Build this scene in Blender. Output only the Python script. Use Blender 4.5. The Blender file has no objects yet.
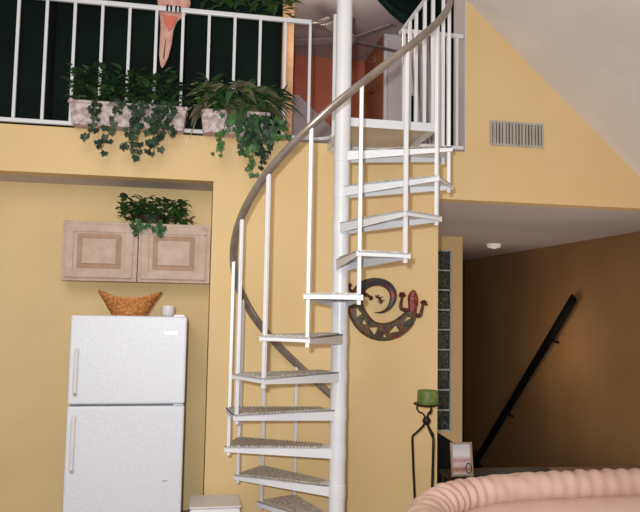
import bpy, bmesh, math, random
from mathutils import Vector, Matrix
PI=math.pi
sc=bpy.context.scene
COL=sc.collection
random.seed(7)

# ------------------------------------------------------------------ materials
def s2l(c):
    return tuple(((v/255)/12.92 if v/255<=.04045 else (((v/255)+.055)/1.055)**2.4) for v in c)
def mat(name,rgb,rough=.6,metal=0,noise=None,bump=0,bscale=60,spec=.5,emit=None,trans=0,coat=0):
    m=bpy.data.materials.new(name); m.use_nodes=True
    nt=m.node_tree; b=nt.nodes['Principled BSDF']
    c=s2l(rgb)+(1,)
    b.inputs['Base Color'].default_value=c
    b.inputs['Roughness'].default_value=rough; b.inputs['Metallic'].default_value=metal
    b.inputs['Specular IOR Level'].default_value=spec
    b.inputs['Transmission Weight'].default_value=trans
    b.inputs['Coat Weight'].default_value=coat
    tc=nt.nodes.new('ShaderNodeTexCoord')
    if noise:
        rgb2,scale=noise[0],noise[1]
        n=nt.nodes.new('ShaderNodeTexNoise'); n.inputs['Scale'].default_value=scale; n.inputs['Detail'].default_value=5
        r=nt.nodes.new('ShaderNodeValToRGB')
        lo,hi=(noise[2] if len(noise)>2 else (.35,.65))
        r.color_ramp.elements[0].position=lo; r.color_ramp.elements[1].position=hi
        r.color_ramp.elements[0].color=c; r.color_ramp.elements[1].color=s2l(rgb2)+(1,)
        nt.links.new(tc.outputs['Object'],n.inputs['Vector']); nt.links.new(n.outputs['Fac'],r.inputs['Fac'])
        nt.links.new(r.outputs['Color'],b.inputs['Base Color'])
    if bump:
        n=nt.nodes.new('ShaderNodeTexNoise'); n.inputs['Scale'].default_value=bscale; n.inputs['Detail'].default_value=3
        bp=nt.nodes.new('ShaderNodeBump'); bp.inputs['Strength'].default_value=bump; bp.inputs['Distance'].default_value=.01
        nt.links.new(tc.outputs['Object'],n.inputs['Vector']); nt.links.new(n.outputs['Fac'],bp.inputs['Height'])
        nt.links.new(bp.outputs['Normal'],b.inputs['Normal'])
    if emit:
        b.inputs['Emission Color'].default_value=s2l(emit[0])+(1,); b.inputs['Emission Strength'].default_value=emit[1]
    return m
M={}
M['yellow']=mat('yellow_paint',(227,199,148),.75,noise=((223,193,140),1.3),bump=.05,bscale=45)
M['yellow_dim']=mat('yellow_niche_paint',(228,202,152),.8,noise=((220,194,144),1.6),bump=.05)
M['lilac']=mat('pale_lilac_paint',(184,176,180),.85,noise=((182,172,174),1.5),bump=.04)
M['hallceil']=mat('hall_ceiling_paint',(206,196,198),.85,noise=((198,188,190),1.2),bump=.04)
M['vault']=mat('vaulted_ceiling_paint',(222,216,212),.85,noise=((214,208,206),2),bump=.05)
M['reveal']=mat('white_jamb_paint',(214,206,208),.7,noise=((206,198,200),3),bump=.03)
M['brown']=mat('brown_hall_paint',(158,122,78),.8,noise=((142,106,66),.9),bump=.05)
M['orange']=mat('orange_paint',(196,114,90),.8,noise=((186,104,80),1.5),bump=.04)
M['orange_shade']=mat('orange_paint_shaded',(170,116,80),.8,noise=((156,102,68),1.5),bump=.04)  # darker copy of the orange paint, shade of the closet side put into the colour
M['floor']=mat('floor_tile',(150,124,100),.5,noise=((132,108,86),3),bump=.05)
M['white_metal']=mat('white_enamel',(224,226,230),.35,noise=((216,219,225),3),spec=.5)
M['tread_grit']=mat('grey_grit_strip',(204,196,184),.8,noise=((150,140,130),70,(.4,.6)),bump=.5,bscale=90)
M['tread_side']=mat('cream_enamel',(208,200,188),.5,noise=((196,188,176),5))
M['rail']=mat('bronze_vinyl',(156,144,134),.2,metal=.4,noise=((130,120,112),6),spec=.6)
M['frame_tan']=mat('tan_wood_trim',(214,170,130),.6,noise=((196,150,110),9))
M['nightglass']=mat('night_window_glass',(7,20,18),.55,noise=((12,32,27),2.2),spec=.12)
M['dkgreen']=mat('dark_green_cloth',(10,38,32),.85,noise=((6,24,22),3),spec=.2)
M['sheer']=mat('sheer_curtain',(206,200,204),.8,noise=((190,184,190),4))
M['fridge']=mat('fridge_enamel',(224,228,236),.4,noise=((214,219,230),60),bump=.12,bscale=140)
M['fridge_side_shade']=mat('fridge_side_shaded_enamel',(150,132,100),.6,noise=((140,120,90),4))  # shade on the fridge side painted in as a brownish tan
M['gasket']=mat('grey_gasket',(150,152,158),.6,noise=((130,132,138),20))
M['badge']=mat('silver_badge',(196,198,204),.3,metal=.4,noise=((180,182,190),30))
M['cab']=mat('whitewashed_oak',(200,176,160),.55,noise=((186,160,142),14),bump=.05)
M['cab_bevel']=mat('oak_panel_groove',(176,142,116),.6,noise=((164,130,104),14))
M['wicker']=mat('wicker',(216,150,84),.7,noise=((168,104,50),60,(.4,.6)),bump=.8,bscale=70)
M['planter']=mat('marbled_planter',(206,190,190),.6,noise=((160,138,138),28,(.42,.6)),bump=.1)
M['leaf']=mat('leaf_green',(44,84,34),.5,noise=((74,118,48),7))
M['leaf_dark']=mat('leaf_dark_green',(34,62,34),.45,noise=((62,94,50),6))
M['ivy']=mat('ivy_green',(32,72,34),.5,noise=((62,108,48),9))
M['ivydark']=mat('ivy_dark_green',(14,38,24),.55,noise=((32,62,36),9))
M['broad']=mat('broad_leaf_olive',(62,68,44),.5,noise=((96,92,66),9))
M['blacktable']=mat('black_lacquer_wood',(20,15,13),.55,noise=((30,20,16),8),spec=.2)
M['vein']=mat('pale_leaf_vein',(176,180,136),.5,noise=((150,160,110),12))
M['stem']=mat('vine_stem',(84,96,50),.7,noise=((70,70,40),12))
M['dry']=mat('dry_leaf',(110,84,50),.7,noise=((80,64,40),9))
M['soil']=mat('soil',(50,36,26),.9,noise=((34,24,18),20),bump=.4)
M['pink']=mat('pink_painted_wood',(196,136,124),.6,noise=((212,176,160),14))
M['red']=mat('coral_painted_wood',(206,100,84),.6,noise=((214,120,100),14))
M['pinkdark']=mat('maroon_line',(120,50,48),.6,noise=((90,36,36),14))
M['black']=mat('black_plastic',(8,8,9),.7,noise=((13,13,14),9),spec=.1)
M['iron']=mat('black_iron',(26,22,20),.5,metal=.5,noise=((44,36,32),16),bump=.1)
M['candle']=mat('green_wax',(92,112,52),.5,noise=((130,138,88),26,(.5,.7)),bump=.1)
M['wax_dark']=mat('green_wax_rim',(64,90,34),.5,noise=((90,116,48),20))
M['leather']=mat('pink_beige_leather',(192,160,146),.4,noise=((182,148,134),5),bump=.12,bscale=50)
M['leather2']=mat('pink_beige_leather_seat',(188,156,142),.42,noise=((180,146,132),5),bump=.12,bscale=50)
M['darkwood']=mat('dark_wood',(52,32,22),.4,noise=((34,20,14),8))
M['silver']=mat('silver_frame',(190,176,150),.35,metal=.5,noise=((150,136,112),20))
M['chrome']=mat('chrome',(215,212,208),.2,metal=.9,noise=((200,198,196),20))
M['whiteplastic']=mat('white_plastic',(226,224,226),.4,noise=((218,216,220),8))
M['fan']=mat('fan_blade_wood',(132,122,122),.6,noise=((120,110,112),12))
M['grille']=mat('grille_metal',(190,186,180),.5,metal=.2,noise=((176,172,166),9))
M['grille_dark']=mat('grille_shadow',(58,52,48),.8,noise=((48,44,42),9))
M['grout']=mat('white_mortar',(188,198,196),.7,noise=((176,188,186),20))
M['smoke']=mat('detector_plastic',(226,212,208),.5,noise=((214,202,198),10),emit=((255,240,230),.25))  # faint emission put in to keep the plastic bright, not a lamp

def glassblock():
    m=bpy.data.materials.new('glass_block'); m.use_nodes=True
    nt=m.node_tree; b=nt.nodes['Principled BSDF']
    tc=nt.nodes.new('ShaderNodeTexCoord'); n=nt.nodes.new('ShaderNodeTexNoise'); n.inputs['Scale'].default_value=22; n.inputs['Distortion'].default_value=2.5
    r=nt.nodes.new('ShaderNodeValToRGB'); e=r.color_ramp.elements
    e[0].position=.42; e[0].color=s2l((12,18,18))+(1,); e[1].position=.72; e[1].color=s2l((104,122,118))+(1,)
    x=r.color_ramp.elements.new(.55); x.color=s2l((34,44,42))+(1,)
    bp=nt.nodes.new('ShaderNodeBump'); bp.inputs['Strength'].default_value=.6; bp.inputs['Distance'].default_value=.02
    L=nt.links.new; L(tc.outputs['Object'],n.inputs['Vector']); L(n.outputs['Fac'],r.inputs['Fac']); L(r.outputs['Color'],b.inputs['Base Color'])
    L(n.outputs['Fac'],bp.inputs['Height']); L(bp.outputs['Normal'],b.inputs['Normal'])
    b.inputs['Roughness'].default_value=.12; b.inputs['Coat Weight'].default_value=.5
    return m
M['gblock']=glassblock()

def mosaic(name,cols,scale=16):
    m=bpy.data.materials.new(name); m.use_nodes=True
    nt=m.node_tree; b=nt.nodes['Principled BSDF']; L=nt.links.new
    tc=nt.nodes.new('ShaderNodeTexCoord'); v=nt.nodes.new('ShaderNodeTexNoise'); v.inputs['Scale'].default_value=scale; v.inputs['Detail'].default_value=3
    r=nt.nodes.new('ShaderNodeValToRGB'); r.color_ramp.interpolation='LINEAR'
    e=r.color_ramp.elements
    pos=[.34+.34*i/(len(cols)-1) for i in range(len(cols))]
    e[0].position=pos[0]; e[0].color=s2l(cols[0])+(1,); e[1].position=pos[-1]; e[1].color=s2l(cols[-1])+(1,)
    for p,c in zip(pos[1:-1],cols[1:-1]):
        k=r.color_ramp.elements.new(p); k.color=s2l(c)+(1,)
    L(tc.outputs['Object'],v.inputs['Vector']); L(v.outputs['Fac'],r.inputs['Fac']); L(r.outputs['Color'],b.inputs['Base Color'])
    b.inputs['Roughness'].default_value=.45
    return m
M['liz_body']=mosaic('mosaic_body',[(122,36,26),(84,44,34),(40,62,64),(92,88,44),(120,64,36),(34,44,58),(130,58,40)])
M['liz_tail']=mosaic('mosaic_tail',[(122,28,30),(84,24,32),(34,40,52),(46,58,54),(90,36,34)],12)
M['liz_red']=mosaic('mosaic_head',[(140,36,30),(96,28,26),(150,56,36),(70,26,26)],30)
M['liz_leg']=mosaic('mosaic_leg',[(120,44,34),(60,34,30),(104,36,30)],30)
M['liz_cream']=mat('cream_inlay',(214,196,140),.5,noise=((196,178,120),20))

def photo_mat():
    m=bpy.data.materials.new('framed_picture'); m.use_nodes=True
    nt=m.node_tree; b=nt.nodes['Principled BSDF']; L=nt.links.new
    tc=nt.nodes.new('ShaderNodeTexCoord'); sp=nt.nodes.new('ShaderNodeSeparateXYZ'); r=nt.nodes.new('ShaderNodeValToRGB')
    n=nt.nodes.new('ShaderNodeTexNoise'); n.inputs['Scale'].default_value=20
    ad=nt.nodes.new('ShaderNodeMath'); ad.operation='MULTIPLY_ADD'; ad.inputs[1].default_value=.25
    L(tc.outputs['Generated'],sp.inputs[0]); L(n.outputs['Fac'],ad.inputs[0]); L(sp.outputs['Z'],ad.inputs[2]); L(ad.outputs[0],r.inputs['Fac'])
    cr=r.color_ramp; cr.elements[0].position=.1; cr.elements[0].color=s2l((206,196,196))+(1,)
    for p,c in ((.3,(150,92,70)),(.45,(206,190,192)),(.6,(176,132,140)),(.75,(214,210,216))):
        k=cr.elements.new(p); k.color=s2l(c)+(1,)
    cr.elements[-1].position=1; cr.elements[-1].color=s2l((196,196,206))+(1,)
    L(r.outputs['Color'],b.inputs['Base Color']); b.inputs['Roughness'].default_value=.3
    return m
M['photo']=photo_mat()

# ------------------------------------------------------------------ mesh helpers
class MB:
    def __init__(s): s.v=[]; s.f=[]; s.smooth=[]
    def add(s,vs,fs,sm=False):
        o=len(s.v); s.v+= [tuple(v) for v in vs]; s.f+=[tuple(i+o for i in f) for f in fs]; s.smooth+=[sm]*len(fs); return s
    def box(s,x0,x1,y0,y1,z0,z1,M_=None):
        vs=[Vector((x,y,z)) for z in (z0,z1) for y in (y0,y1) for x in (x0,x1)]
        if M_: vs=[M_@v for v in vs]
        return s.add(vs,[(0,2,3,1),(4,5,7,6),(0,1,5,4),(2,6,7,3),(0,4,6,2),(1,3,7,5)])
    def tube(s,pts,rad,n=12,cap=True,flat=(1,1),up=Vector((0,0,1))):
        pts=[Vector(p) for p in pts]; N=len(pts)
        rs=rad if isinstance(rad,(list,tuple)) else [rad]*N
        vs=[];prev=None
        for i,p in enumerate(pts):
            t=(pts[min(i+1,N-1)]-pts[max(i-1,0)]).normalized()
            if prev is None:
                a=up if abs(t.dot(up))<.95 else Vector((1,0,0))
            else: a=prev
            b=t.cross(a).normalized(); a=b.cross(t).normalized(); prev=a
            for k in range(n):
                q=2*PI*k/n
                vs.append(p+(a*math.cos(q)*flat[0]+b*math.sin(q)*flat[1])*rs[i])
        fs=[(i*n+k,i*n+(k+1)%n,(i+1)*n+(k+1)%n,(i+1)*n+k) for i in range(N-1) for k in range(n)]
        s.add(vs,fs,True)
        if cap:
            s.add(vs[:n],[tuple(range(n))[::-1]]); s.add(vs[-n:],[tuple(range(n))])
        return s
    def lathe(s,prof,c=(0,0,0),n=24,sx=1,sy=1):
        vs=[(c[0]+r*sx*math.cos(2*PI*k/n),c[1]+r*sy*math.sin(2*PI*k/n),c[2]+z) for r,z in prof for k in range(n)]
        fs=[(i*n+k,i*n+(k+1)%n,(i+1)*n+(k+1)%n,(i+1)*n+k) for i in range(len(prof)-1) for k in range(n)]
        return s.add(vs,fs,True)
    def prism(s,poly,z0,z1):            # poly in x,y
        n=len(poly)
        return s.add([(x,y,z0) for x,y in poly]+[(x,y,z1) for x,y in poly],
            [tuple(range(n))[::-1],tuple(range(n,2*n))]+[(k,(k+1)%n,n+(k+1)%n,n+k) for k in range(n)])
    def slab_xz(s,poly,y0,y1):          # poly in x,z extruded in y
        n=len(poly)
        return s.add([(x,y0,z) for x,z in poly]+[(x,y1,z) for x,z in poly],
            [tuple(range(n))[::-1],tuple(range(n,2*n))]+[(k,(k+1)%n,n+(k+1)%n,n+k) for k in range(n)])
    def build(s,name,m,parent=None,bevel=0,seg=2,solid=0,smooth=None):
        me=bpy.data.meshes.new(name); me.from_pydata(s.v,[],s.f)
        me.materials.append(m)
        for p,sm in zip(me.polygons,s.smooth): p.use_smooth=sm if smooth is None else smooth
        bm=bmesh.new(); bm.from_mesh(me); bmesh.ops.remove_doubles(bm,verts=bm.verts,dist=1e-6)
        bmesh.ops.recalc_face_normals(bm,faces=bm.faces); bm.to_mesh(me); bm.free()
        me.set_sharp_from_angle(angle=math.radians(40)) if any(s.smooth) else None
        o=bpy.data.objects.new(name,me); COL.objects.link(o)
        if parent is not None:
            o.parent=parent; o.matrix_parent_inverse=Matrix.Translation(parent.location).inverted()
        if bevel:
            b=o.modifiers.new('bevel','BEVEL'); b.width=bevel; b.segments=seg; b.limit_method='ANGLE'; b.angle_limit=math.radians(40)
        return o
def thing(name,label,cat,loc=(0,0,0),group=None):
    o=bpy.data.objects.new(name,None); COL.objects.link(o); o.location=loc; o.empty_display_size=.1
    o['label']=label; o['category']=cat
    if group: o['group']=group
    bpy.context.view_layer.update()
    return o
def tag(o,label,cat,group=None):
    o['label']=label; o['category']=cat
    if group: o['group']=group
    return o
def struct(o,label,cat):
    o['kind']='structure'; o['label']=label; o['category']=cat; return o

# ------------------------------------------------------------------ the room
W=.78          # front face of the main wall
FZ=2.88        # loft floor level
HZ=2.49        # hall ceiling / header height
CZL=4.75       # loft ceiling
NR=-.82; NZ=2.54; NB=1.24; NL=-3.3
w=MB()
w.box(NR,.955,W,W+.14,0,FZ)                 # solid part
w.box(NL-.6,NR,W,W+.14,NZ,FZ)               # over the niche
w.box(NL-.6,NL,W,W+.14,0,NZ)
w.box(.955,1.187,W,W+.14,HZ,FZ)             # header below loft opening
w.box(1.187,4.4,W,W+.14,HZ,4.9)             # wall right of the loft opening
w.box(3.9,4.4,W,W+.14,0,HZ)
struct(w.build('wall_back',M['yellow']),'long yellow painted wall behind the spiral staircase','wall')
n=MB(); n.box(NL-.1,NR+.0,NB,NB+.1,0,NZ+.1)
struct(n.build('wall_niche',M['yellow_dim']),'recessed yellow wall of the kitchen niche behind fridge and cabinet','wall')
n=MB(); n.box(NR,NR+.1,W+.14,NB+.1,0,NZ); n.box(NL-.1,NL,W+.14,NB+.1,0,NZ)
struct(n.build('wall_niche_side',M['yellow_dim']),'narrow side wall of the kitchen niche','wall')
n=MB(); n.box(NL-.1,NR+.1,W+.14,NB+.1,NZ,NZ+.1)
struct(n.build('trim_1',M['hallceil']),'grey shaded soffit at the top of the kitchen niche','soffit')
f=MB(); f.box(-4,4.4,-6.5,2.3,-.1,0); f.box(-4,1.9,2.3,3.4,-.1,0)
struct(f.build('floor',M['floor']),'beige tiled floor of the room','floor')
# loft slab with the hall ceiling under it
s=MB(); s.box(-4,1.187,W+.14,4.4,HZ+.06,FZ-.002); s.box(1.187,4.6,W+.14,4.4,HZ+.06,FZ-.002)
struct(s.build('loft_floor',M['lilac']),'floor slab of the upstairs loft','floor')
s=MB(); s.box(.955,4.6,W+.14,8.6,HZ,HZ+.06)
struct(s.build('ceiling_hall',M['hallceil']),'grey lilac ceiling of the hallway under the loft','ceiling')
# vaulted ceiling of the main room, dropping to the right
def zc(u): return 4.134-(u-1.202)*.893
s=MB(); s.slab_xz([(-.9,zc(-.9)),(3.25,zc(3.25)),(3.25,zc(3.25)+.12),(-.9,zc(-.9)+.12)],-6.4,W+.0)
struct(s.build('ceiling_vault',M['vault']),'white vaulted ceiling sloping down to the right','ceiling')
s=MB(); s.box(3.2,3.3,-6.4,W,0,zc(3.2)+.02)
struct(s.build('wall_right',M['yellow']),'yellow side wall on the right of the room','wall')
# jamb of the loft opening
j=MB(); j.box(1.187,1.187+.1,W+.14,1.03,FZ,CZL); j.box(1.177,1.19,W+.002,1.03,FZ,CZL)
struct(j.build('trim_2',M['reveal']),'tall grey white jamb at right end of the loft opening','jamb')
# hall: wall with glass blocks, brown stairwell wall, far wall

BU0,BU1=1.86,2.078; BZ0,BP,BN=.195,.2355,9; BZ1=BZ0+BP*BN
g=MB(); g.box(.955,BU0,3.4,3.5,-1.6,HZ); g.box(BU1,2.225,3.4,3.5,-1.6,HZ); g.box(BU0,BU1,3.4,3.5,-1.6,BZ0); g.box(BU0,BU1,3.4,3.5,BZ1,HZ)
struct(g.build('wall_hall',M['yellow']),'yellow hallway wall holding the column of glass blocks','wall')
gw=thing('window_1','tall narrow column of dark glass blocks in the hallway wall','window',(BU1,3.4,BZ0)); gw['kind']='structure'
m=MB()
for k in range(BN+1): m.box(BU0,BU1,3.385,3.49,BZ0+k*BP-.009,BZ0+k*BP+.009)
m.box(BU0-.006,BU0+.014,3.385,3.49,BZ0,BZ1); m.box(BU1-.014,BU1+.006,3.385,3.49,BZ0,BZ1)
m.build('mortar_joint',M['grout'],gw)
for k in range(BN):
    b=MB(); b.box(BU0+.014,BU1-.014,3.393,3.48,BZ0+k*BP+.011,BZ0+(k+1)*BP-.011)
    b.build('glass_block',M['gblock'],gw,bevel=.012)
b=MB(); b.box(3.76,3.86,W+.14,8.6,-1.8,HZ)
struct(b.build('wall_stairwell',M['brown']),'dark brown wall along the stairwell going down','wall')
b=MB(); b.box(1.9,3.86,8.5,8.6,-1.8,HZ); b.box(2.125,2.225,3.5,8.5,-1.8,HZ)
struct(b.build('wall_stairwell_end',M['brown']),'dark brown end wall of the stairwell','wall')
b=MB()
for k in range(9): b.box(2.225,3.76,2.3+.28*k,2.3+.28*(k+1),-1.8,-.19*(k+1))
b.box(2.225,3.76,2.3+.28*9,8.5,-1.9,-1.8)
struct(b.build('stairwell_steps',M['darkwood']),'dark steps going down in the hallway behind the sofa','stairs')
# handrail in the stairwell
hr=thing('wall_handrail','black sloping handrail on the brown stairwell wall','handrail',(3.7,4.9,.48))
def hz(v): return .48-(v-4.87)*.885
m=MB(); m.tube([(3.68,v,hz(v)) for v in (3.4,4.2,5,5.8,6.6)],.055,10,flat=(1.2,.6)); m.build('rail',M['black'],hr)
for v in (3.9,5.2,6.3):
    m=MB(); m.tube([(3.68,v,hz(v)-.03),(3.70,v,hz(v)-.12),(3.765,v,hz(v)-.13)],.016,8); m.build('bracket',M['black'],hr)
# smoke detector
sd=thing('smoke_detector','small round white smoke detector on the hallway ceiling','smoke detector',(2.94,4.08,HZ))
m=MB(); m.lathe([(.0,-.05),(.075,-.05),(.09,-.03),(.095,0)],(2.94,4.08,HZ)); m.build('cover',M['smoke'],sd)
m=MB(); m.lathe([(.0,-.062),(.03,-.062),(.034,-.05)],(2.94,4.08,HZ)); m.build('sensor',M['smoke'],sd)

# ------------------------------------------------------------------ loft room
b=MB(); b.box(-4,-.055,2.2,2.3,FZ,CZL)
struct(b.build('wall_loft_left',M['reveal']),'loft wall around the dark window behind the balcony railing','wall')
wd=thing('window_2','large dark night window with green tint behind the balcony railing','window',(-1.5,2.2,FZ)); wd['kind']='structure'
m=MB(); m.box(-3.9,-.17,2.165,2.18,FZ+.02,CZL-.01); m.build('pane',M['nightglass'],wd)
for u in (-2.3,-1.12):
    m=MB(); m.box(u-.016,u+.016,2.14,2.165,FZ+.02,CZL-.01); m.build('mullion',M['black'],wd)
m=MB(); m.box(-.165,-.055,2.12,2.2,FZ,CZL);
m.build('window_frame',M['frame_tan'],wd)
b=MB(); b.box(-.06,4.4,3.88,3.98,FZ,CZL)
struct(b.build('wall_loft_back',M['orange']),'terracotta orange back wall of the loft room','wall')
b=MB(); b.box(-.065,-.055,2.3,3.9,FZ,CZL)
struct(b.build('wall_loft_side',M['orange']),'side wall of the loft room beside the window','wall')
b=MB(); b.box(-4,4.5,W+.14,4.0,CZL,CZL+.1)
struct(b.build('ceiling_loft',M['lilac']),'pale lilac ceiling of the loft room','ceiling')
b=MB(); b.box(1.1,1.7,3.0,3.88,FZ,CZL); 
struct(b.build('wall_closet',M['orange_shade']),'orange side wall of the loft closet, shade put into its colour','wall')
dr=thing('door_1','white closet door in the loft seen between stair balusters','door',(1.26,3.0,FZ)); dr['kind']='structure'
m=MB(); m.box(1.1,1.72,2.975,3.0,FZ,CZL-.005); m.build('door_panel',M['reveal'],dr)
m=MB(); m.box(1.1,1.135,2.955,2.976,FZ,CZL-.03); m.box(1.135,1.72,2.955,2.976,CZL-.09,CZL-.03); m.build('door_casing',M['white_metal'],dr)
b=MB(); b.box(1.7,4.4,2.2,3.88,FZ,CZL)
struct(b.build('wall_loft_right',M['lilac']),'pale lilac wall on the right of the loft','wall')
for i,(zz,t) in enumerate(((4.60,'upper'),(4.25,'lower'))):
    h=thing('double_hook','small bright double hook on shaded orange closet wall, %s of the two'%t,'hook',(1.1,3.42,zz))
    m=MB(); m.box(1.09,1.1,3.36,3.5,zz-.05,zz+.03); m.build('backplate',M['orange_shade'],h,bevel=.002)
    for dz in (.02,-.035):
        m=MB(); m.tube([(1.09,3.42,zz+dz),(1.05,3.41,zz+dz),(1.03,3.40,zz+dz+.015),(.99,3.38,zz+dz+.012)],.011,8); m.build('prong',M['chrome'],h)
# low lilac stair parapet seen at the back of the loft
b=MB(); b.slab_xz([(.12,FZ),(.95,FZ),(.95,3.5),(.22,4.15),(.12,4.15)],3.6,3.7)
struct(b.build('trim_3',M['lilac']),'sloping lilac knee wall in front of orange loft wall','knee wall')

# dark cloth swag and sheer curtain on the right of the loft
def sheet(name,fn,nu,nv,m,parent=None):
    b=MB(); vs=[fn(i/nu,j/nv) for j in range(nv+1) for i in range(nu+1)]
    fs=[(j*(nu+1)+i,j*(nu+1)+i+1,(j+1)*(nu+1)+i+1,(j+1)*(nu+1)+i) for j in range(nv) for i in range(nu)]
    b.add(vs,fs,True); o=b.build(name,m,parent); so=o.modifiers.new('solid','SOLIDIFY'); so.thickness=.008; return o
def low(u):      # lower edge of the swag
    pts=[(.60,4.62),(.683,4.517),(.802,4.402),(.9,4.333),(1.02,4.276),(1.18,4.255),(1.35,4.27),(1.6,4.33)]
    for (a,b_),(c,d) in zip(pts,pts[1:]):
        if u<=c: return b_+(d-b_)*(u-a)/(c-a)
    return pts[-1][1]
def swag(s_,t):
    u=.60+s_*1.0; zb=low(u); z=zb+(CZL-zb)*t
    return (u,1.7+.03*math.sin(t*22+s_*2)*(1-t)+.05*t,z)
o=sheet('cloth_swag',swag,30,20,M['dkgreen']); tag(o,'dark green cloth swag hanging from the loft ceiling above the landing','drapery')
wd=thing('window_3','dark night window behind the sheer curtain in the right of the loft','window',(1.3,2.2,FZ)); wd['kind']='structure'
m=MB(); m.box(1.2,1.86,2.15,2.19,FZ+.02,CZL-.02); m.build('pane',M['nightglass'],wd)
m=MB(); m.box(1.17,1.2,2.14,2.2,FZ,CZL); m.box(1.86,1.89,2.14,2.2,FZ,CZL); m.build('window_frame',M['reveal'],wd)
cu=thing('sheer_curtain','pale sheer curtain drawn aside before the dark loft window','curtain',(1.2,1.78,FZ+.05))
def cur(u0,u1,ub0,ub1):
    def fn(s_,t):
        u=(u0+(u1-u0)*s_)*t+(ub0+(ub1-ub0)*s_)*(1-t)
        return (u,1.95+.02*math.sin(s_*26),FZ+.03+(CZL-.06-FZ)*t)
    return fn
sheet('curtain_panel',cur(1.02,1.37,1.20,1.35),30,16,M['sheer'],cu)
dk=MB(); dk.box(1.06,1.26,2.08,2.1,FZ+.01,3.75); tag(dk.build('folded_drape',M['dkgreen'],bevel=.01),'dark green drape end showing below the sheer curtain','drapery')
# ceiling fan
fn=thing('ceiling_fan','ceiling fan with pale wooden blades under the loft ceiling','ceiling fan',(.62,2.7,CZL))
m=MB(); m.lathe([(0,0),(.07,0),(.05,-.05),(.015,-.06),(.015,-.17),(0,-.17)],(.62,2.7,CZL)); m.build('downrod',M['fan'],fn)
m=MB(); m.lathe([(0,-.16),(.06,-.17),(.10,-.20),(.10,-.25),(.05,-.29),(0,-.30)],(.62,2.7,CZL)); m.build('motor_housing',M['fan'],fn)
for k in range(5):
    a=k*2*PI/5+.3; R_=Matrix.Translation((.62,2.7,CZL-.24))@Matrix.Rotation(a,4,'Z')@Matrix.Rotation(.2,4,'X')
    m=MB(); m.box(.09,.62,-.06,.06,-.005,.005,R_); m.build('fan_blade',M['fan'],fn,bevel=.004)

# ------------------------------------------------------------------ spiral staircase
H=.24; RB=.694; T0=2.0370-math.radians(12); DA=.4035; CR=4.958
def ang(k): return T0+DA*k
def bp(k,r=RB): return (r*math.cos(ang(k)),r*math.sin(ang(k)))
st=thing('spiral_staircase','white metal spiral staircase with bronze handrail rising to the loft','staircase',(0,0,0))
m=MB(); m.tube([(0,0,0),(0,0,1.4),(0,0,2.8),(0,0,5.6)],.053,32); m.build('center_pole',M['white_metal'],st)
m=MB(); m.lathe([(.053,.02),(.12,.02),(.13,0),(0,0)],n=32); m.build('base_plate',M['white_metal'],st)
def shrink(a0,a1,r0,r1,steps=1):
    p=[(r0*math.cos(a0),r0*math.sin(a0))]
    p+=[(r1*math.cos(a0+(a1-a0)*i/steps),r1*math.sin(a0+(a1-a0)*i/steps)) for i in range(steps+1)]
    p+=[(r0*math.cos(a1),r0*math.sin(a1))]
    return p
for n_ in range(1,12):
    z=n_*H; a0,a1=ang(n_-1)-.028,ang(n_)+.028; am=(a0+a1)/2
    ro=.72
    inner=[(.05*math.cos(am-1.0),.05*math.sin(am-1.0)),(.05*math.cos(am+1.0),.05*math.sin(am+1.0))]
    A=(ro*math.cos(a0),ro*math.sin(a0)); B=(ro*math.cos(a1),ro*math.sin(a1))
    poly=[inner[0],A,B,inner[1]]
    t=MB(); t.prism(poly,z-.008,z)
    # flanges
    def flange(p,q,h0,h1,th=.006):
        p=Vector(p+(0,)); q=Vector(q+(0,)); d=(q-p).normalized(); nrm=Vector((-d.y,d.x,0))*th
        t.add([(p.x,p.y,z),(q.x,q.y,z),(q.x,q.y,z-h1),(p.x,p.y,z-h0),(p.x+nrm.x,p.y+nrm.y,z),(q.x+nrm.x,q.y+nrm.y,z),(q.x+nrm.x,q.y+nrm.y,z-h1),(p.x+nrm.x,p.y+nrm.y,z-h0)],
              [(0,1,2,3),(4,7,6,5),(0,4,5,1),(3,2,6,7),(0,3,7,4),(1,5,6,2)])
    flange(inner[0],A,.068,.030); flange(A,B,.026,.026); flange(B,inner[1],.030,.068)
    tr=t.build('tread',M['white_metal'],st)
    # grit strips on the top of the tread
    def lerp(p,q,f): return (p[0]+(q[0]-p[0])*f,p[1]+(q[1]-p[1])*f)
    g=MB(); a=lerp(inner[0],A,.12); b=lerp(inner[0],A,.985); c=lerp(inner[1],B,.985); d=lerp(inner[1],B,.12)
    cols_=28
    for k in range(cols_):
        f0=k/cols_; f1=f0+.62/cols_
        g.prism([lerp(lerp(a,b,f0),lerp(d,c,f0),.04),lerp(lerp(a,b,f1),lerp(d,c,f1),.04),lerp(lerp(a,b,f1),lerp(d,c,f1),.96),lerp(lerp(a,b,f0),lerp(d,c,f0),.96)],z+.004,z+.010)
    g.prism([lerp(a,d,.03),lerp(b,c,.03),lerp(b,c,.97),lerp(a,d,.97)],z,z+.004)
    g.build('grip_mat',M['tread_grit'],tr)
    c_=MB(); c_.tube([(0,0,z-.072),(0,0,z+.004)],.0562,28); c_.build('tread_collar',M['white_metal'],tr)
# square balusters, from each tread corner up to the handrail
zr=lambda k:(k+CR)*H
for k in range(-1,12):
    x,y=bp(k); z0=max(k*H-.055,0); z1=zr(k)-.01
    R_=Matrix.Translation((x,y,0))@Matrix.Rotation(ang(k),4,'Z')
    b=MB(); b.box(-.0108,.0108,-.0108,.0108,z0,z1,R_); b.build('baluster',M['white_metal'],st,bevel=.003)
m=MB(); m.tube([bp(-1+i*.1,RB)+(zr(-1+i*.1),) for i in range(0,121)],.0245,12,flat=(1.15,.85)); m.build('handrail',M['rail'],st)
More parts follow.
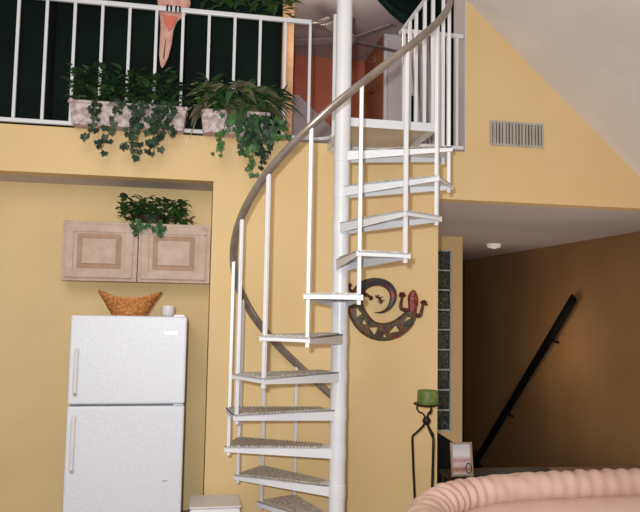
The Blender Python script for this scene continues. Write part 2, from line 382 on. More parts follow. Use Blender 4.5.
# landing
L0,L1=.045,.662
m=MB(); m.box(L0,L1,.03,W,FZ-.01,FZ); m.box(L0,L1,.03,.038,FZ-.058,FZ-.01); m.box(L1-.008,L1,.038,W,FZ-.058,FZ-.01); m.box(L0,L0+.008,.038,W,FZ-.058,FZ-.01); m.box(L0+.008,L1-.008,W-.008,W,FZ-.058,FZ-.01)
ld=m.build('landing',M['white_metal'],st)
m=MB(); m.box(L0+.01,L1-.01,.04,W-.01,FZ-.014,FZ-.0101); m.build('underside_panel',M['tread_side'],ld)
RZ=3.845
m=MB(); m.tube([(.645,.06,RZ),(.645,.84,RZ)],.016,8); m.build('landing_rail',M['white_metal'],st)
for v in (.06,.235,.43,.585,.74):
    b=MB(); b.box(.633,.657,v-.012,v+.012,FZ,RZ); b.build('landing_baluster',M['white_metal'],st,bevel=.003)

# ------------------------------------------------------------------ balcony railings
def railing(name,label,us,u0,u1,extra=None):
    r=thing(name,label,'railing',(u0,.8,FZ),'balcony railings') if False else thing(name,label,'railing',(u0,.8,FZ))
    m=MB(); 
    pts=[(u0,.80,RZ),(u1,.80,RZ)]
    m.box(u0,u1,.785,.815,RZ-.018,RZ+.018); m.build('top_rail',M['white_metal'],r,bevel=.006)
    m=MB(); m.box(u0,u1,.785,.815,FZ+.02,FZ+.05); m.build('bottom_rail',M['white_metal'],r,bevel=.004)
    for u in us:
        b=MB(); b.box(u-.011,u+.011,.789,.811,FZ+.05,RZ-.018); b.build('baluster',M['white_metal'],r,bevel=.003)
    return r
us=[-.104-.196*k for k in range(16)]
r=railing('balcony_railing','long white metal balcony railing with planters, left of the pole',us,-3.3,-.09)
m=MB(); m.tube([(-.10,.80,RZ),(-.03,.795,RZ),(.02,.76,RZ),(.05,.70,RZ),(.062,.64,RZ)],.016,10); m.build('end_rail',M['rail'],r)
m=MB(); m.tube([(-.10,.80,FZ+.035),(-.03,.795,FZ+.035),(.02,.76,FZ+.035),(.05,.70,FZ+.03),(.062,.64,FZ+.03)],.014,10); m.build('end_bottom_rail',M['white_metal'],r)
b=MB(); b.box(.05,.074,.628,.652,FZ,RZ+.01); b.build('end_post',M['white_metal'],r,bevel=.003)
railing('balcony_railing','short white balcony railing between landing and white jamb',[.969,1.038,1.115],.66,1.17)

# ------------------------------------------------------------------ return air grille
gr=thing('air_grille','grey metal air return grille set high in the yellow wall','vent',(1.39,W,3.05))
G0,G1,GZ0,GZ1=1.392,1.86,2.95,3.155
m=MB(); m.box(G0,G1,W-.014,W-.001,GZ0,GZ0+.016); m.box(G0,G1,W-.014,W-.001,GZ1-.016,GZ1); m.box(G0,G0+.016,W-.014,W-.001,GZ0+.016,GZ1-.016); m.box(G1-.016,G1,W-.014,W-.001,GZ0+.016,GZ1-.016)
m.build('grille_frame',M['grille'],gr)
m=MB(); m.box(G0+.01,G1-.01,W-.003,W-.001,GZ0+.01,GZ1-.01); m.build('duct_shadow',M['grille_dark'],gr)
m=MB()
for k in range(15):
    u=G0+.036+k*.0285; wd_=.0065 if k%3 else .011
    m.box(u-wd_,u+wd_,W-.013,W-.004,GZ0+.016,GZ1-.016)
for k in range(12):
    z=GZ0+.022+k*.0145; m.box(G0+.016,G1-.016,W-.007,W-.005,z,z+.003)
m.build('louvers',M['grille'],gr)

# ------------------------------------------------------------------ gecko wall art
def Z(x,y):      # position on the wall of a point of the ornament drawing
    px=330+x/5.82; py=260+y/5.82
    return (.23+(px-348)*.00804+(py-310)*.00015, 1.592-(py-310)*.00745-(px-348)*.0002)
lz=thing('gecko_wall_art','large curled mosaic gecko ornament in red and teal on the yellow wall','wall ornament',(.5,W,1.55))
def ribbon(pts,y0,y1,name,m,parent=lz,sub=6,pad=True):
    P=[];n=len(pts)
    for i in range(n-1):
        p0=pts[max(i-1,0)];p1=pts[i];p2=pts[i+1];p3=pts[min(i+2,n-1)]
        for j in range(sub):
            t=j/sub
            P.append([.5*((2*b_)+(-a+c)*t+(2*a-5*b_+4*c-d)*t*t+(-a+3*b_-3*c+d)*t**3) for a,b_,c,d in zip(p0,p1,p2,p3)])
    P.append(list(pts[-1])); N=len(P); vs=[]
    for i,p in enumerate(P):
        q=P[min(i+1,N-1)]; r_=P[max(i-1,0)]; dx,dy=q[0]-r_[0],q[1]-r_[1]; l=math.hypot(dx,dy) or 1
        nx,ny=-dy/l,dx/l
        for o_,yy in ((1,y1),(.75,y0),(0,y0-.006),(-.75,y0),(-1,y1)):
            u,z=Z(p[0]+nx*p[2]*o_,p[1]+ny*p[2]*o_); vs.append((u,yy,z))
    fs=[(i*5+k,i*5+k+1,(i+1)*5+k+1,(i+1)*5+k) for i in range(N-1) for k in range(4)]
    fs+=[(i*5+4,i*5,(i+1)*5,(i+1)*5+4) for i in range(N-1)]+[(0,1,2,3,4),tuple((N-1)*5+k for k in (4,3,2,1,0))]
    b=MB(); b.add(vs,fs,False); return b.build(name,m,parent)
YF,YB=W-.022,W-.004
ribbon([(478,268,20),(470,300,36),(440,345,48),(395,385,52),(345,408,54),(290,414,55),(235,400,54),(190,360,54),(160,310,52),(148,260,46),(154,215,40),(168,180,33)],YF,YB,'body',M['liz_body'])
ribbon([(162,190,36),(180,155,31),(212,129,28),(250,116,26),(290,114,24),(330,128,24),(356,155,23),(367,190,21),(362,225,18),(346,260,14),(320,285,10),(288,298,6),(256,298,2)],YF-.004,YB,'tail',M['liz_tail'])
ribbon([(476,285,26),(480,258,27),(482,230,31),(482,200,31),(483,172,22),(484,152,5)],YF-.006,YB,'head',M['liz_red'])
for sx in (-11,11):
    b=MB(); u,z=Z(482+sx,205); b.lathe([(0,-.004),(.004,-.003),(.005,0)],(0,0,0),8); b.v=[(u+v[0],W-.03+v[2],z+v[1]) for v in b.v]; b.build('eye',M['liz_cream'],lz)
def leg(path,foot,fing,w0=12):
    o=ribbon([(x,y,w_) for x,y,w_ in path],YF,YB,'leg',M['liz_leg'],sub=4)
    for fx,fy in fing:
        ribbon([(foot[0],foot[1],6),((foot[0]+fx)/2,(foot[1]+fy)/2,5),(fx,fy,6)],YF,YB,'toe',M['liz_leg'],parent=o,sub=2)
leg([(462,282,13),(432,275,14),(412,268,11),(410,240,9),(415,215,8),(417,200,9)],(417,200),[(398,188),(404,172),(418,168),(431,172),(437,186)])
leg([(492,300,13),(515,310,12),(526,300,11),(532,275,9),(538,248,8),(542,236,9)],(541,238),[(526,222),(538,212),(550,210),(562,222),(566,238)])
leg([(196,190,15),(212,196,12),(226,204,9),(234,214,8)],(234,214),[(240,200),(245,212),(240,224),(228,226)])
leg([(150,190,15),(132,182,12),(118,170,9),(112,158,8)],(112,158),[(104,148),(108,136),(118,130),(124,142)])
for tri in (((150,275),(178,310),(150,330)),((222,392),(268,388),(250,432)),((335,418),(392,405),(372,372)),((425,345),(462,322),(440,318)),((300,440),(318,446),(306,428)),((190,345),(205,372),(182,368))):
    b=MB(); b.slab_xz([Z(*p) for p in tri],YF-.012,YF-.004); b.build('cream_inlay',M['liz_cream'],lz)
sg=thing('small_gecko_ornament','tiny dark gecko ornament inside the curl of the large one','wall ornament',(.5,W,1.65))
so=ribbon([(262,200,4),(272,205,6),(284,212,8),(292,226,8),(300,238,4)],YF,YB,'body',M['liz_leg'],parent=sg,sub=3)
for a_,b_ in (((278,208),(262,195)),((284,212),(300,202)),((292,226),(276,236)),((294,228),(312,222)),((296,232),(290,246)),((272,205),(280,192))):
    ribbon([(a_[0],a_[1],3),(b_[0],b_[1],3)],YF,YB,'leg',M['liz_leg'],parent=sg,sub=2)

# ------------------------------------------------------------------ cabinet over the fridge
CF=.98
def cabinet(u0,u1,label):
    c=thing('wall_cabinet',label,'cabinet',(u0,CF,1.775))
    m=MB(); m.box(u0,u1,CF,NB-.002,1.775,2.225); m.build('carcass',M['cab'],c,bevel=.003)
    a,b_,z0,z1=u0+.025,u1-.035,1.80,2.20
    def fr(a,b_,z0,z1,t,y0,y1,nm,mt,par):
        m=MB(); m.box(a,b_,y0,y1,z0,z0+t); m.box(a,b_,y0,y1,z1-t,z1); m.box(a,a+t,y0,y1,z0+t,z1-t); m.box(b_-t,b_,y0,y1,z0+t,z1-t)
        return m.build(nm,mt,par,bevel=.003)
    d=fr(a,b_,z0,z1,.055,CF-.022,CF-.001,'door',M['cab'],c)
    m=MB(); m.box(a+.055,b_-.055,CF-.010,CF-.001,z0+.055,z1-.055); m.build('panel_groove',M['cab'],d)
    fr(a+.085,b_-.085,z0+.07,z1-.07,.032,CF-.014,CF-.0101,'panel_molding',M['cab_bevel'],d)
    m=MB(); m.box(a+.12,b_-.12,CF-.019,CF-.0101,z0+.104,z1-.104); m.build('raised_panel',M['cab'],d,bevel=.004)
    return c
cabinet(-1.365,NR-.004,'whitewashed oak cabinet with raised panel door, nearest the niche corner')
cabinet(-1.915,-1.37,'whitewashed oak cabinet adjoining the corner one, above the fridge')

# ------------------------------------------------------------------ fridge
F0,F1,FF,FT=-1.74,-.977,.45,1.527
fg=thing('refrigerator','white top freezer refrigerator standing in the kitchen niche','refrigerator',((F0+F1)/2,.8,0))
m=MB(); m.box(F0+.005,F1-.004,FF+.07,1.15,.03,FT-.012); m.build('cabinet_body',M['fridge_side_shade'],fg,bevel=.004)
m=MB(); m.box(F0+.01,F1-.01,FF+.062,FF+.069,.12,FT-.016); m.build('door_gasket',M['gasket'],fg)
m=MB(); m.box(F0,F1,FF,FF+.06,.935,FT); fz=m.build('freezer_door',M['fridge'],fg,bevel=.012)
m=MB(); m.box(F0,F1,FF,FF+.06,.10,.922); fd=m.build('fridge_door',M['fridge'],fg,bevel=.012)
for pr_,z0,z1 in ((fz,1.0,1.3),(fd,.5,.86)):
    m=MB(); m.tube([(F0+.05,FF,z0),(F0+.05,FF-.04,z0+.02),(F0+.05,FF-.04,z1-.02),(F0+.05,FF,z1)],.014,8); m.build('door_handle',M['whiteplastic'],pr_)
m=MB(); m.box(-1.125,-1.035,FF-.004,FF,1.402,1.426); m.build('badge',M['badge'],fz,bevel=.002)
m=MB(); m.box(-1.05,F1-.008,FF-.002,FF+.03,.922,.935); m.build('center_hinge',M['badge'],fg)
m=MB(); m.box(F0+.02,F1-.02,FF+.02,FF+.065,.02,.09); m.build('kick_plate',M['gasket'],fg)
m=MB(); m.box(F1-.09,F1-.02,FF+.02,FF+.10,FT,FT+.012); m.build('top_hinge',M['whiteplastic'],fg)
mg=MB(); mg.box(-1.105,-1.075,FF-.005,FF-.0005,.42,.435); tag(mg.build('fridge_magnet',M['badge'],bevel=.002),'tiny grey magnet low on the fridge door','magnet')

# basket on the fridge
bk=thing('wicker_basket','honey coloured wicker basket with pointed rim on top of the fridge','basket',(-1.36,.68,FT))
def bas(s_,t,off=0):
    a=s_*2*PI; c,sn=math.cos(a),math.sin(a)
    ru=.11+.08*t; rv=.085+.05*t; zz=(.115+.05*abs(c)**3)*t
    flare=.02*abs(c)**3*t
    wv=.004*math.sin(a*40+math.floor(t*12)*PI)
    return (-1.385+(ru+flare+wv-off)*c,.68+(rv+wv-off)*sn,FT+.004+zz)
b=MB(); nu,nv=96,14
vs=[bas(i/nu,j/nv) for j in range(nv+1) for i in range(nu)]
fs=[(j*nu+i,j*nu+(i+1)%nu,(j+1)*nu+(i+1)%nu,(j+1)*nu+i) for j in range(nv) for i in range(nu)]+[tuple(range(nu))[::-1]]
b.add(vs,fs,True); o=b.build('woven_body',M['wicker'],bk); so=o.modifiers.new('s','SOLIDIFY'); so.thickness=.008
b=MB(); ring=[bas(i/48,1) for i in range(49)]; b.tube(ring,.009,8,cap=False); b.build('rim',M['wicker'],bk)
# small glass cup
gc=thing('small_glass_cup','small white glass votive cup on the right edge of the fridge top','cup',(-1.115,.60,FT))
m=MB(); m.lathe([(0,0),(.040,0),(.046,.01),(.046,.072),(.040,.072),(.030,.012),(0,.010)],(-1.115,.60,FT+.001)); m.build('glass',M['whiteplastic'],gc)
m=MB(); m.lathe([(0,.012),(.028,.012),(.028,.045),(0,.048)],(-1.115,.60,FT+.001)); m.build('candle_wax',M['gasket'],gc)

# white tub at the wall
tb=thing('white_bin','white plastic bin on the floor between fridge and spiral stairs','bin',(-.78,.6,0))
def taper(b,x0,x1,y0,y1,z0,z1,i):
    b.add([(x0,y0,z0),(x1,y0,z0),(x1,y1,z0),(x0,y1,z0),(x0+i,y0+i,z1),(x1-i,y0+i,z1),(x1-i,y1-i,z1),(x0+i,y1-i,z1)],
        [(3,2,1,0),(4,5,6,7),(0,1,5,4),(1,2,6,5),(2,3,7,6),(3,0,4,7)])
m=MB(); taper(m,-.968,-.53,.36,.74,.0,.245,.055); m.build('tub',M['whiteplastic'],tb,bevel=.012)
m=MB(); m.box(-.925,-.573,.40,.70,.245,.256); m.build('lid',M['whiteplastic'],tb,bevel=.008)

# ------------------------------------------------------------------ plants
def rnd(a,b): return random.uniform(a,b)
def leafm(b,base,d,L,Wd,droop=.3,fold=.25,upv=Vector((0,0,1))):
    d=Vector(d).normalized(); side=d.cross(upv)
    if side.length<.1: side=Vector((1,0,0))
    side.normalize(); nrm=side.cross(d).normalized()
    base=Vector(base); vs=[]; prof=[(0,.05),(.18,.75),(.42,1),(.7,.7),(.9,.28),(1,0.02)]
    for t,w_ in prof:
        c=base+d*L*t-Vector((0,0,1))*droop*L*t*t
        vs+=[c-side*Wd*.5*w_+nrm*Wd*fold*w_*.5,c,c+side*Wd*.5*w_+nrm*Wd*fold*w_*.5]
    fs=[]
    for i in range(len(prof)-1):
        fs+=[(3*i,3*i+1,3*i+4,3*i+3),(3*i+1,3*i+2,3*i+5,3*i+4)]
    b.add(vs,fs,False)
IVY=[(0,-.12),(.18,-.32),(.42,-.22),(.36,.0),(.5,.2),(.25,.25),(0,.62),(-.25,.25),(-.5,.2),(-.36,0),(-.42,-.22),(-.18,-.32)]
def ivy(b,p,s_,nrm=None):
    n_=Vector((rnd(-.6,.6),-1,rnd(-.2,.5))).normalized() if nrm is None else nrm
    t=Vector((rnd(-.5,.5),0,-1)); t=(t-n_*t.dot(n_)).normalized(); x=t.cross(n_)
    vs=[Vector(p)]+[Vector(p)+x*a*s_+t*c*s_+n_*(.12*s_*(-abs(a))) for a,c in IVY]
    b.add(vs,[(0,i,i%12+1) for i in range(1,13)])
def vine(parent,start,length,n,mt,spread=.05,sz=.05,wall=.74,name='trailing_vine'):
    p=Vector(start); b=MB(); pts=[p.copy()]; v=Vector((rnd(-.3,.3),0,-1))
    lv=MB(); seg=length/n
    for i in range(n):
        v.x+=rnd(-.35,.35); v.x*=.8; v.y=rnd(-.15,.1); v.z=-1; q=p+v.normalized()*seg
        q.y=min(q.y,wall); p=q; pts.append(p.copy())
        for k in range(2): ivy(lv,p+Vector((rnd(-spread,spread),rnd(-.04,.01),rnd(-.02,.02))),sz*rnd(.7,1.25))
    b.tube(pts,.0025,5); s_=b.build(name,M['stem'],parent); lv.build('leaves',mt,s_)
def planter(u0,u1,label,name,nbig,seedv,hi):
    random.seed(seedv)
    pl=thing(name,label,'planter',((u0+u1)/2,.70,FZ))
    y0,y1,z0,z1=.62,.775,FZ-.005,FZ+.16
    b=MB(); i=.022
    b.add([(u0+i,y0+i,z0),(u1-i,y0+i,z0),(u1-i,y1-.01,z0),(u0+i,y1-.01,z0),(u0,y0,z1),(u1,y0,z1),(u1,y1,z1),(u0,y1,z1)],
        [(3,2,1,0),(4,5,6,7),(0,1,5,4),(1,2,6,5),(2,3,7,6),(3,0,4,7)])
    b.build('planter_box',M['planter'],pl,bevel=.006)
    b=MB(); b.box(u0-.006,u1+.006,y0-.006,y1,z1-.02,z1+.006); b.build('planter_rim',M['planter'],pl,bevel=.004)
    b=MB(); b.box(u0+.02,u1-.02,y0+.02,y1-.02,z1+.006,z1+.014); b.build('soil',M['soil'],pl)
    return pl,z1
g='ledge planters'
pl,z1=planter(-1.85,-1.03,'pinkish marbled planter with bushy fine leaves and dark ivy, left on balcony ledge','planter_with_ivy',0,11,.3)
def bush(pl,u0,u1,n,zmin,zmax,Ls,mt,name='foliage',seed=1,wf=.45,vmin=.55,vmax=.85,dark=None):
    random.seed(seed); b=MB(); d2=MB()
    for i in range(n):
        u=rnd(u0,u1); base=(u,rnd(vmin,vmax),rnd(zmin,zmax)); a=rnd(0,2*PI)
        d=(math.cos(a),math.sin(a)*.8-.25,rnd(-.3,.9)); L=rnd(*Ls)
        leafm(b if i%3 else d2,base,d,L,L*wf,droop=rnd(.1,.7))
    b.build(name,mt,pl)
    d2.build(name,dark or M['leaf_dark'],pl)
bush(pl,-1.85,-1.08,470,z1-.01,z1+.24,(.05,.12),M['leaf_dark'],seed=3,dark=M['ivydark'],wf=.5)
for u,L,n_ in ((-1.40,.36,9),(-1.33,.42,11),(-1.27,.30,8),(-1.20,.38,10),(-1.14,.26,7),(-1.5,.4,10),(-1.65,.3,8),(-1.36,.2,6),(-1.24,.2,6)):
    vine(pl,(u,.58,z1+.02),L,n_,M['ivydark'],.045,.055)
pl,z1=planter(-.93,-.425,'pinkish marbled planter with large dark leaves and trailing ivy, nearer the stairs','planter_with_lily',0,12,.3)
# tall peace-lily like leaves
random.seed(21)
b=MB(); vn=MB(); st_=MB()
for i in range(74):
    u=rnd(-.88,-.46); tip=rnd(-1,1); a=(u+.68)/.3+rnd(-.5,.5)
    L=rnd(.13,.23); h=rnd(.02,.22)
    base=Vector((u,.70,z1)); mid=base+Vector((a*.08+rnd(-.04,.04),rnd(-.1,.06),h))
    d=Vector((a*.7+rnd(-.4,.4),rnd(-.6,.2),rnd(-.25,.7)))
    leafm(b,mid,d,L,L*rnd(.28,.42),droop=rnd(.3,.9),fold=.2)
    st_.tube([base,(base+mid)/2+Vector((0,0,.01)),mid],.003,5)
    if i%6==0:
        dd=d.normalized(); vn=MB(); vn.tube([mid+Vector((0,-.004,.004)),mid+dd*L*.5-Vector((0,.004,.04*L)),mid+dd*L*.95-Vector((0,.004,.5*L))],.003,5); vn.build('leaf_midrib',M['vein'],pl)
bl=MB()
for (u,z,dx,dz,L) in ((-.86,.17,-.9,.15,.2),(-.80,.22,-.8,.1,.22),(-.84,.12,-.9,-.4,.2),(-.74,.24,-.7,-.3,.24),(-.70,.26,.4,-.2,.24),(-.78,.16,.5,-.7,.22),(-.66,.25,.8,.0,.2),(-.58,.25,-.5,.05,.2),(-.55,.22,.9,.05,.22),(-.50,.22,.9,-.3,.24),(-.48,.14,.8,-.5,.22),(-.56,.12,.2,-.9,.18),(-.9,.08,-.6,-.7,.16),(-.62,.17,-.4,-.8,.2)):
    leafm(bl,(u,.655,z1+z-.04),(dx,-.35,dz),L,L*.44,droop=.45,fold=.3,upv=Vector((0,-.8,.6))); st_.tube([(u*.5-.34,.70,z1),(u,.655,z1+z-.04)],.003,5)
bl.build('broad_leaves',M['broad'],pl)
# the sprig reaching towards the stairs
for (u0,z0,dx,dz,L) in ((-.44,z1+.08,.8,-.05,.22),(-.40,z1+.13,.75,.1,.18),(-.34,z1+.1,.9,-.35,.2),(-.33,z1+.15,.35,1.0,.13),(-.42,z1+.02,.8,-.5,.17),(-.48,z1+.15,.5,.5,.16),(-.36,z1+.05,.6,-.8,.16)):
    leafm(b,(u0,.64,z0),(dx,-.15,dz),L,L*.32,droop=.25); st_.tube([(-.52,.69,z1),(u0,.64,z0)],.003,5)
b.build('large_leaves',M['leaf_dark'],pl); st_.build('stems',M['stem'],pl)
bush(pl,-.9,-.42,260,z1-.02,z1+.15,(.05,.11),M['leaf'],seed=5,dark=M['leaf_dark'])
random.seed(9)
for u,L,n_,mt in ((-.74,.32,8,'ivy'),(-.70,.22,6,'ivy'),(-.62,.26,8,'ivydark'),(-.57,.42,11,'ivydark'),(-.52,.34,9,'ivy'),(-.50,.46,10,'ivy'),(-.46,.28,8,'ivydark'),(-.57,.30,9,'ivydark'),(-.54,.2,7,'ivydark'),(-.48,.22,7,'ivydark'),(-.33,.18,5,'ivy'),(-.41,.2,5,'ivy')):
    vine(pl,(u,.585,z1-.02),L,n_,M[mt],.034,.052)
# plant on the cabinet
random.seed(31)
cp=thing('ivy_plant','green ivy plant in a low pot on top of the oak cabinet','plant',(-1.3,1.1,2.225))
m=MB(); m.lathe([(0,0),(.07,0),(.09,.07),(.082,.07),(.07,.06),(0,.055)],(-1.3,1.1,2.226),sx=1.6); m.build('pot',M['darkwood'],cp)
bush(cp,-1.50,-1.03,230,2.26,2.43,(.06,.12),M['leaf_dark'],seed=8,vmin=1.0,vmax=1.18,wf=.55,dark=M['leaf'])
bush(cp,-1.1,-.98,14,2.24,2.30,(.05,.09),M['dry'],name='dry_leaves',seed=2,vmin=1.0,vmax=1.12,dark=M['leaf_dark'])
random.seed(4)
for u in (-1.34,-1.28,-1.23,-1.19,-1.38): vine(cp,(u,.955,2.24),rnd(.06,.13),4,M['ivy'],.03,.045,wall=.94)
# hanging plant above the railing
random.seed(14)
hp=thing('hanging_plant','green leafy plant hanging above the balcony railing at the photo top','plant',(-.6,1.3,CZL))
m=MB(); m.lathe([(0,0),(.09,0),(.14,.13),(.13,.13),(0,.11)],(-.55,1.3,4.27)); m.build('hanging_pot',M['planter'],hp)
m=MB()
for a in (0,2.1,4.2): m.tube([(-.55+.13*math.cos(a),1.3+.13*math.sin(a),4.4),(-.55,1.3,CZL)],.003,5)
m.build('cord',M['black'],hp)
bush(hp,-.95,-.15,300,4.12,4.36,(.06,.13),M['leaf'],seed=6,vmin=1.15,vmax=1.4,wf=.4,dark=M['leaf_dark'])

# ------------------------------------------------------------------ parrot ornament on the rail
pa=thing('parrot_ornament','pink wooden parrot ornament with long tail perched on the balcony railing','ornament',(-1.15,.8,RZ))
def oval(zs,u_off,y,name,mt,th=.5,n=20):
    b=MB(); vs=[]
    for z,r_,du in zs:
        for k in range(n):
            a=2*PI*k/n; vs.append((u_off+du+r_*math.cos(a),y+r_*th*math.sin(a),z))
    N=len(zs); fs=[(i*n+k,i*n+(k+1)%n,(i+1)*n+(k+1)%n,(i+1)*n+k) for i in range(N-1) for k in range(n)]+[tuple(range(n))[::-1],tuple((N-1)*n+k for k in range(n))]
    b.add(vs,fs,True); return b.build(name,mt,pa)
oval([(4.28,.02,.03),(4.26,.05,.03),(4.2,.07,.02),(4.12,.085,.01),(4.02,.115,.0),(3.93,.125,0),(3.87,.115,.0),(3.80,.085,-.015)],-1.16,.853,'body',M['pink'],.26)
oval([(3.82,.088,-.015),(3.77,.062,-.035),(3.70,.048,-.045),(3.6,.045,-.05),(3.5,.036,-.06),(3.43,.018,-.068),(3.405,.004,-.07)],-1.16,.850,'tail',M['pink'],.28)
m=MB(); m.slab_xz([(-1.24,3.815),(-1.13,3.80),(-1.15,3.74),(-1.175,3.70),(-1.19,3.68),(-1.20,3.72),(-1.225,3.76)],.822,.832); m.build('breast_patch',M['red'],pa,bevel=.002)
m=MB(); m.slab_xz([(-1.213,3.62),(-1.208,3.62),(-1.216,3.47),(-1.226,3.47)],.832,.838); m.build('tail_line',M['pinkdark'],pa)
m=MB(); m.tube([(-1.13,.85,4.25),(-1.08,.845,4.25),(-1.05,.845,4.21),(-1.055,.845,4.18)],[.03,.026,.016,.003],10); m.build('beak',M['black'],pa)
for u in (-1.19,-1.125):
    for du in (-.012,.012):
        m=MB(); m.tube([(u+du,.83,RZ+.032),(u+du,.80,RZ+.028),(u+du*1.2,.776,RZ+.014),(u+du*1.3,.774,RZ-.006),(u+du*1.2,.78,RZ-.024)],.007,7); m.build('claw',M['black'],pa)

# ------------------------------------------------------------------ candle stand
cs=thing('candle_stand','black wrought iron floor candle stand with scrolled legs beside the wall corner','candle stand',(.755,.45,0))
cu_,cv=.752,.45
m=MB(); m.lathe([(0,.905),(.06,.905),(.095,.918),(.098,.926),(.06,.915),(0,.915)],(cu_,cv,0),28); m.build('drip_tray',M['iron'],cs)
m=MB()
m.lathe([(.0,.77),(.018,.775),(.03,.795),(.03,.81),(.018,.83),(0,.835)],(cu_,cv,0),14); m.build('knot',M['iron'],cs)
for k in range(3):
    a=math.radians(161+120*k); c,s_=math.cos(a),math.sin(a)
    P=[(0.004,.80),(.022,.765),(.06,.725),(.098,.69),(.101,.66),(.092,.45),(.078,.2),(.07,.03),(.085,.0)]
    m=MB(); m.tube([(cu_+r_*c,cv+r_*s_,z) for r_,z in P],.0085,8); m.build('leg',M['iron'],cs)
    P=[(0.008,.81),(.016,.84),(.03,.855),(.055,.862),(.07,.885),(.066,.91)]
    m=MB(); m.tube([(cu_+r_*c,cv+r_*s_,z) for r_,z in P],.007,8); m.build('scroll_arm',M['iron'],cs)
cn=thing('pillar_candle','wide green pillar candle on the black iron stand','candle',(cu_,cv,.916))
m=MB(); m.lathe([(0,.918),(.072,.918),(.076,.93),(.076,1.012),(.070,1.02),(.058,1.016),(.05,1.0),(0,.996)],(cu_+.008,cv,0),32); m.build('wax',M['candle'],cn)
m=MB(); m.tube([(cu_+.008,cv,.99),(cu_+.01,cv,1.02)],.002,5); m.build('wick',M['black'],cn)

# ------------------------------------------------------------------ speaker, table, frame
sp=thing('floor_speaker','black floor speaker with slanted top standing in the hall opening','speaker',(1.15,1.25,0))
m=MB(); m.slab_xz([(1.0,0),(1.30,0),(1.30,.46),(1.0,.645)],1.1,1.4); m.build('speaker_box',M['black'],sp,bevel=.006)
m=MB(); m.slab_xz([(1.02,.03),(1.28,.03),(1.28,.45),(1.02,.61)],1.088,1.1); m.build('speaker_grille',M['black'],sp,bevel=.003)
for z in (.18,.38):
    m=MB(); m.lathe([(0,0),(.04,-.01),(.09,.0),(.095,.006)],(0,0,0),20); m.v=[(1.14+v[0],1.086+v[2],z+v[1]) for v in m.v]; m.build('speaker_cone',M['black'],sp)
et=thing('end_table','dark wooden end table behind the sofa holding a framed picture','table',(1.3,.35,0))
m=MB(); m.box(.90,1.75,.12,.58,.395,.425); m.build('tabletop',M['blacktable'],et,bevel=.006)
for u in (.93,1.70):
    for v in (.15,.53):
        m=MB(); m.box(u-.02,u+.02,v-.02,v+.02,0,.405); m.build('leg',M['blacktable'],et)
m=MB(); m.box(.95,1.68,.14,.16,.34,.405); m.box(.95,1.68,.52,.54,.34,.405); m.build('apron',M['blacktable'],et)
pf=thing('picture_frame','small silver framed picture leaning back on the dark end table','picture frame',(.96,.33,.437))
R_=Matrix.Translation((.985,.34,.427))@Matrix.Rotation(math.radians(2),4,'Z')@Matrix.Rotation(math.radians(-8),4,'X')
m=MB(); w_,h_=.082,.235
m.box(-w_,w_,-.006,.006,0,.014,R_); m.box(-w_,w_,-.006,.006,h_-.014,h_,R_); m.box(-w_,-w_+.012,-.006,.006,.014,h_-.014,R_); m.box(w_-.016,w_,-.006,.006,.014,h_-.014,R_); m.build('frame',M['silver'],pf)
m=MB(); m.box(-w_+.011,w_-.015,-.002,.004,.013,h_-.013,R_); m.build('picture',M['photo'],pf)
m=MB(); m.box(-.012,.012,.006,.010,.03,h_*.8,R_@Matrix.Rotation(math.radians(-14),4,'X')); m.build('easel_back',M['darkwood'],pf)
m=MB()
ring=[R_@Vector((.045+.022*math.cos(a*2*PI/20),-.012,.055+.034*math.sin(a*2*PI/20))) for a in range(21)]
m.tube(ring,.0035,6,cap=False); m.build('scroll_ornament',M['iron'],pf)

# ------------------------------------------------------------------ sofa
sf=thing('leather_sofa','pinkish beige leather sofa with ruched rounded back at lower right','sofa',(1.0,-1.9,0))
path=[(-.19,-2.45),(-.16,-2.2),(-.12,-1.98),(-.05,-1.80),(.04,-1.655),(.17,-1.53),(.34,-1.455),(.55,-1.41),(.8,-1.395),(1.2,-1.39),(1.6,-1.40),(1.85,-1.43),(2.02,-1.53),(2.13,-1.7),(2.2,-1.95),(2.24,-2.2),(2.26,-2.45)]
def dens(P,n):
    out=[];N=len(P)
    for i in range(N-1):
        p0=P[max(i-1,0)];p1=P[i];p2=P[i+1];p3=P[min(i+2,N-1)]
        for j in range(n):
            t=j/n; out.append(tuple(.5*((2*b_)+(-a+c)*t+(2*a-5*b_+4*c-d)*t*t+(-a+3*b_-3*c+d)*t**3) for a,b_,c,d in zip(p0,p1,p2,p3)))
    out.append(P[-1]); return out
pp=dens(path,22)
def sweep(prof_fn,name,m,parent,closed=True):
    N=len(pp); b=MB(); vs=[];n=None; s_=0
    for i,(x,y) in enumerate(pp):
        q=pp[min(i+1,N-1)]; r_=pp[max(i-1,0)]; d=Vector((q[0]-r_[0],q[1]-r_[1],0)).normalized(); nr=Vector((d.y,-d.x,0))  # nr points to the seat side
        if i: s_+=math.hypot(x-pp[i-1][0],y-pp[i-1][1])
        pr_=prof_fn(s_); n=len(pr_)
        for a,z in pr_: vs.append((x+nr.x*a,y+nr.y*a,z))
    fs=[(i*n+k,i*n+(k+1)%n,(i+1)*n+(k+1)%n,(i+1)*n+k) for i in range(N-1) for k in range(n)]
    fs+=[tuple(range(n))[::-1],tuple((N-1)*n+k for k in range(n))]
    b.add(vs,fs,True); return b.build(name,m,parent)
def roll(s_):
    out=[];cz=.812
    for k in range(28):
        a=2*PI*k/28
        ph=s_*2*PI/.066+1.6*math.cos(a)+1.3*math.sin(s_*5)
        am=.0075*(.55+.45*math.sin(s_*7.3+1))
        rr=.070+am*.8*math.sin(ph)*(abs(math.sin(a*.5+.6)))+.002*math.sin(s_*41+3*a)
        out.append((.02+rr*1.15*math.cos(a),cz+rr*.95*math.sin(a)))
    return out
sweep(roll,'ruched_roll',M['leather'],sf)
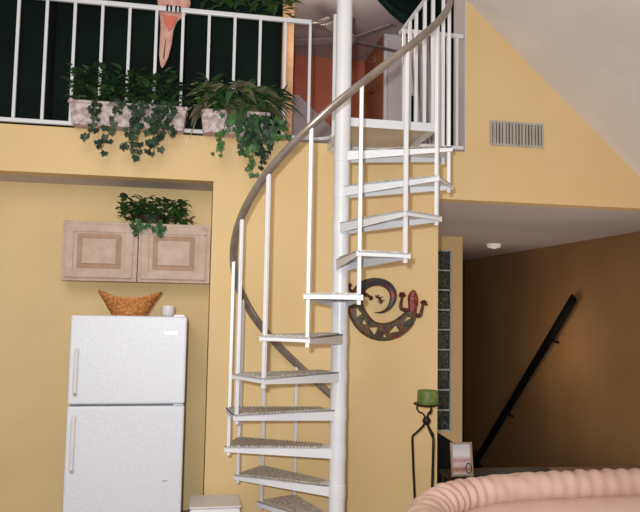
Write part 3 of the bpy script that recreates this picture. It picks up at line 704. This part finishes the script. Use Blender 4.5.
def backp(s_):
    wv=.006*math.sin(s_*9)
    return [(.04,.77),(.10+wv,.782),(.155+wv,.772),(.20+wv,.735),(.225+wv,.66),(.235+wv,.55),(.20,.40),(.18,.1),(-.07,.1),(-.1,.4),(-.1,.66),(-.04,.70)]
sweep(backp,'backrest',M['leather2'],sf)
for i in range(3):
    u0=.13+i*.60; b=MB(); b.box(u0,u0+.59,-2.42,-1.62 if i!=1 else -1.60,.26,.44); o=b.build('seat_cushion',M['leather2'],sf,bevel=.06,seg=4)
b=MB(); b.box(.0,2.1,-2.44,-1.6,.08,.26); b.build('base',M['leather'],sf,bevel=.02)
for u in (.06,2.0):
    for v in (-2.38,-1.7):
        b=MB(); b.lathe([(0,0),(.025,0),(.035,.08),(0,.08)],(u,v,0),12); b.build('foot',M['darkwood'],sf)

# ------------------------------------------------------------------ light
def area(name,loc,tgt,size,power,col=(1,1,1)):
    l=bpy.data.lights.new(name,'AREA'); l.size=size; l.energy=power; l.color=col
    o=bpy.data.objects.new(name,l); COL.objects.link(o); o.location=loc
    o.rotation_euler=(Vector(tgt)-Vector(loc)).to_track_quat('-Z','Y').to_euler(); return o
def point(name,loc,r,power,col):
    l=bpy.data.lights.new(name,'POINT'); l.shadow_soft_size=r; l.energy=power; l.color=col
    o=bpy.data.objects.new(name,l); COL.objects.link(o); o.location=loc; return o
C0=Vector((-.9229,-4.3421,1.6049))
area('camera_flash',C0+Vector((-.10,-.02,.10)),(0,.5,2.0),.05,122,(.96,.98,1))
area('room_lamp',(-1.6,-3.2,3.3),(0,.8,1.2),1.6,52,(1,.90,.76))
point('loft_lamp',(.3,1.9,4.2),.15,14,(1,.86,.74))
point('hall_wall_fill',(3.0,3.6,1.2),.3,12,(1,.8,.6))  # unseen fill light, added to lift the brown wall and hall ceiling
area('hall_fill',(2.1,.25,.3),(2.3,2.4,2.4),.7,15,(1,.86,.76))
wo=bpy.data.worlds.new('world'); sc.world=wo; wo.use_nodes=True
bg=wo.node_tree.nodes['Background']; bg.inputs[0].default_value=(1,.92,.84,1); bg.inputs[1].default_value=.42

# ------------------------------------------------------------------ camera
cam=bpy.data.cameras.new('camera'); co=bpy.data.objects.new('camera',cam); COL.objects.link(co)
YAW=-.0304+math.radians(12); PIT=.076; ROL=.0182
fw=Vector((math.sin(YAW)*math.cos(PIT),math.cos(YAW)*math.cos(PIT),math.sin(PIT)))
r0=Vector((math.cos(YAW),-math.sin(YAW),0)); u0=r0.cross(fw)
c,s_=math.cos(ROL),math.sin(ROL); Rv=c*r0+s_*u0; Uv=-s_*r0+c*u0
mt=Matrix((( Rv.x,Uv.x,-fw.x,C0.x),(Rv.y,Uv.y,-fw.y,C0.y),(Rv.z,Uv.z,-fw.z,C0.z),(0,0,0,1)))
co.matrix_world=mt
cam.sensor_fit='HORIZONTAL'; cam.sensor_width=36; cam.lens=680.4/640*36; cam.clip_start=.05
sc.camera=co
sc.view_settings.view_transform='Standard'; sc.view_settings.look='None'; sc.view_settings.exposure=-.07
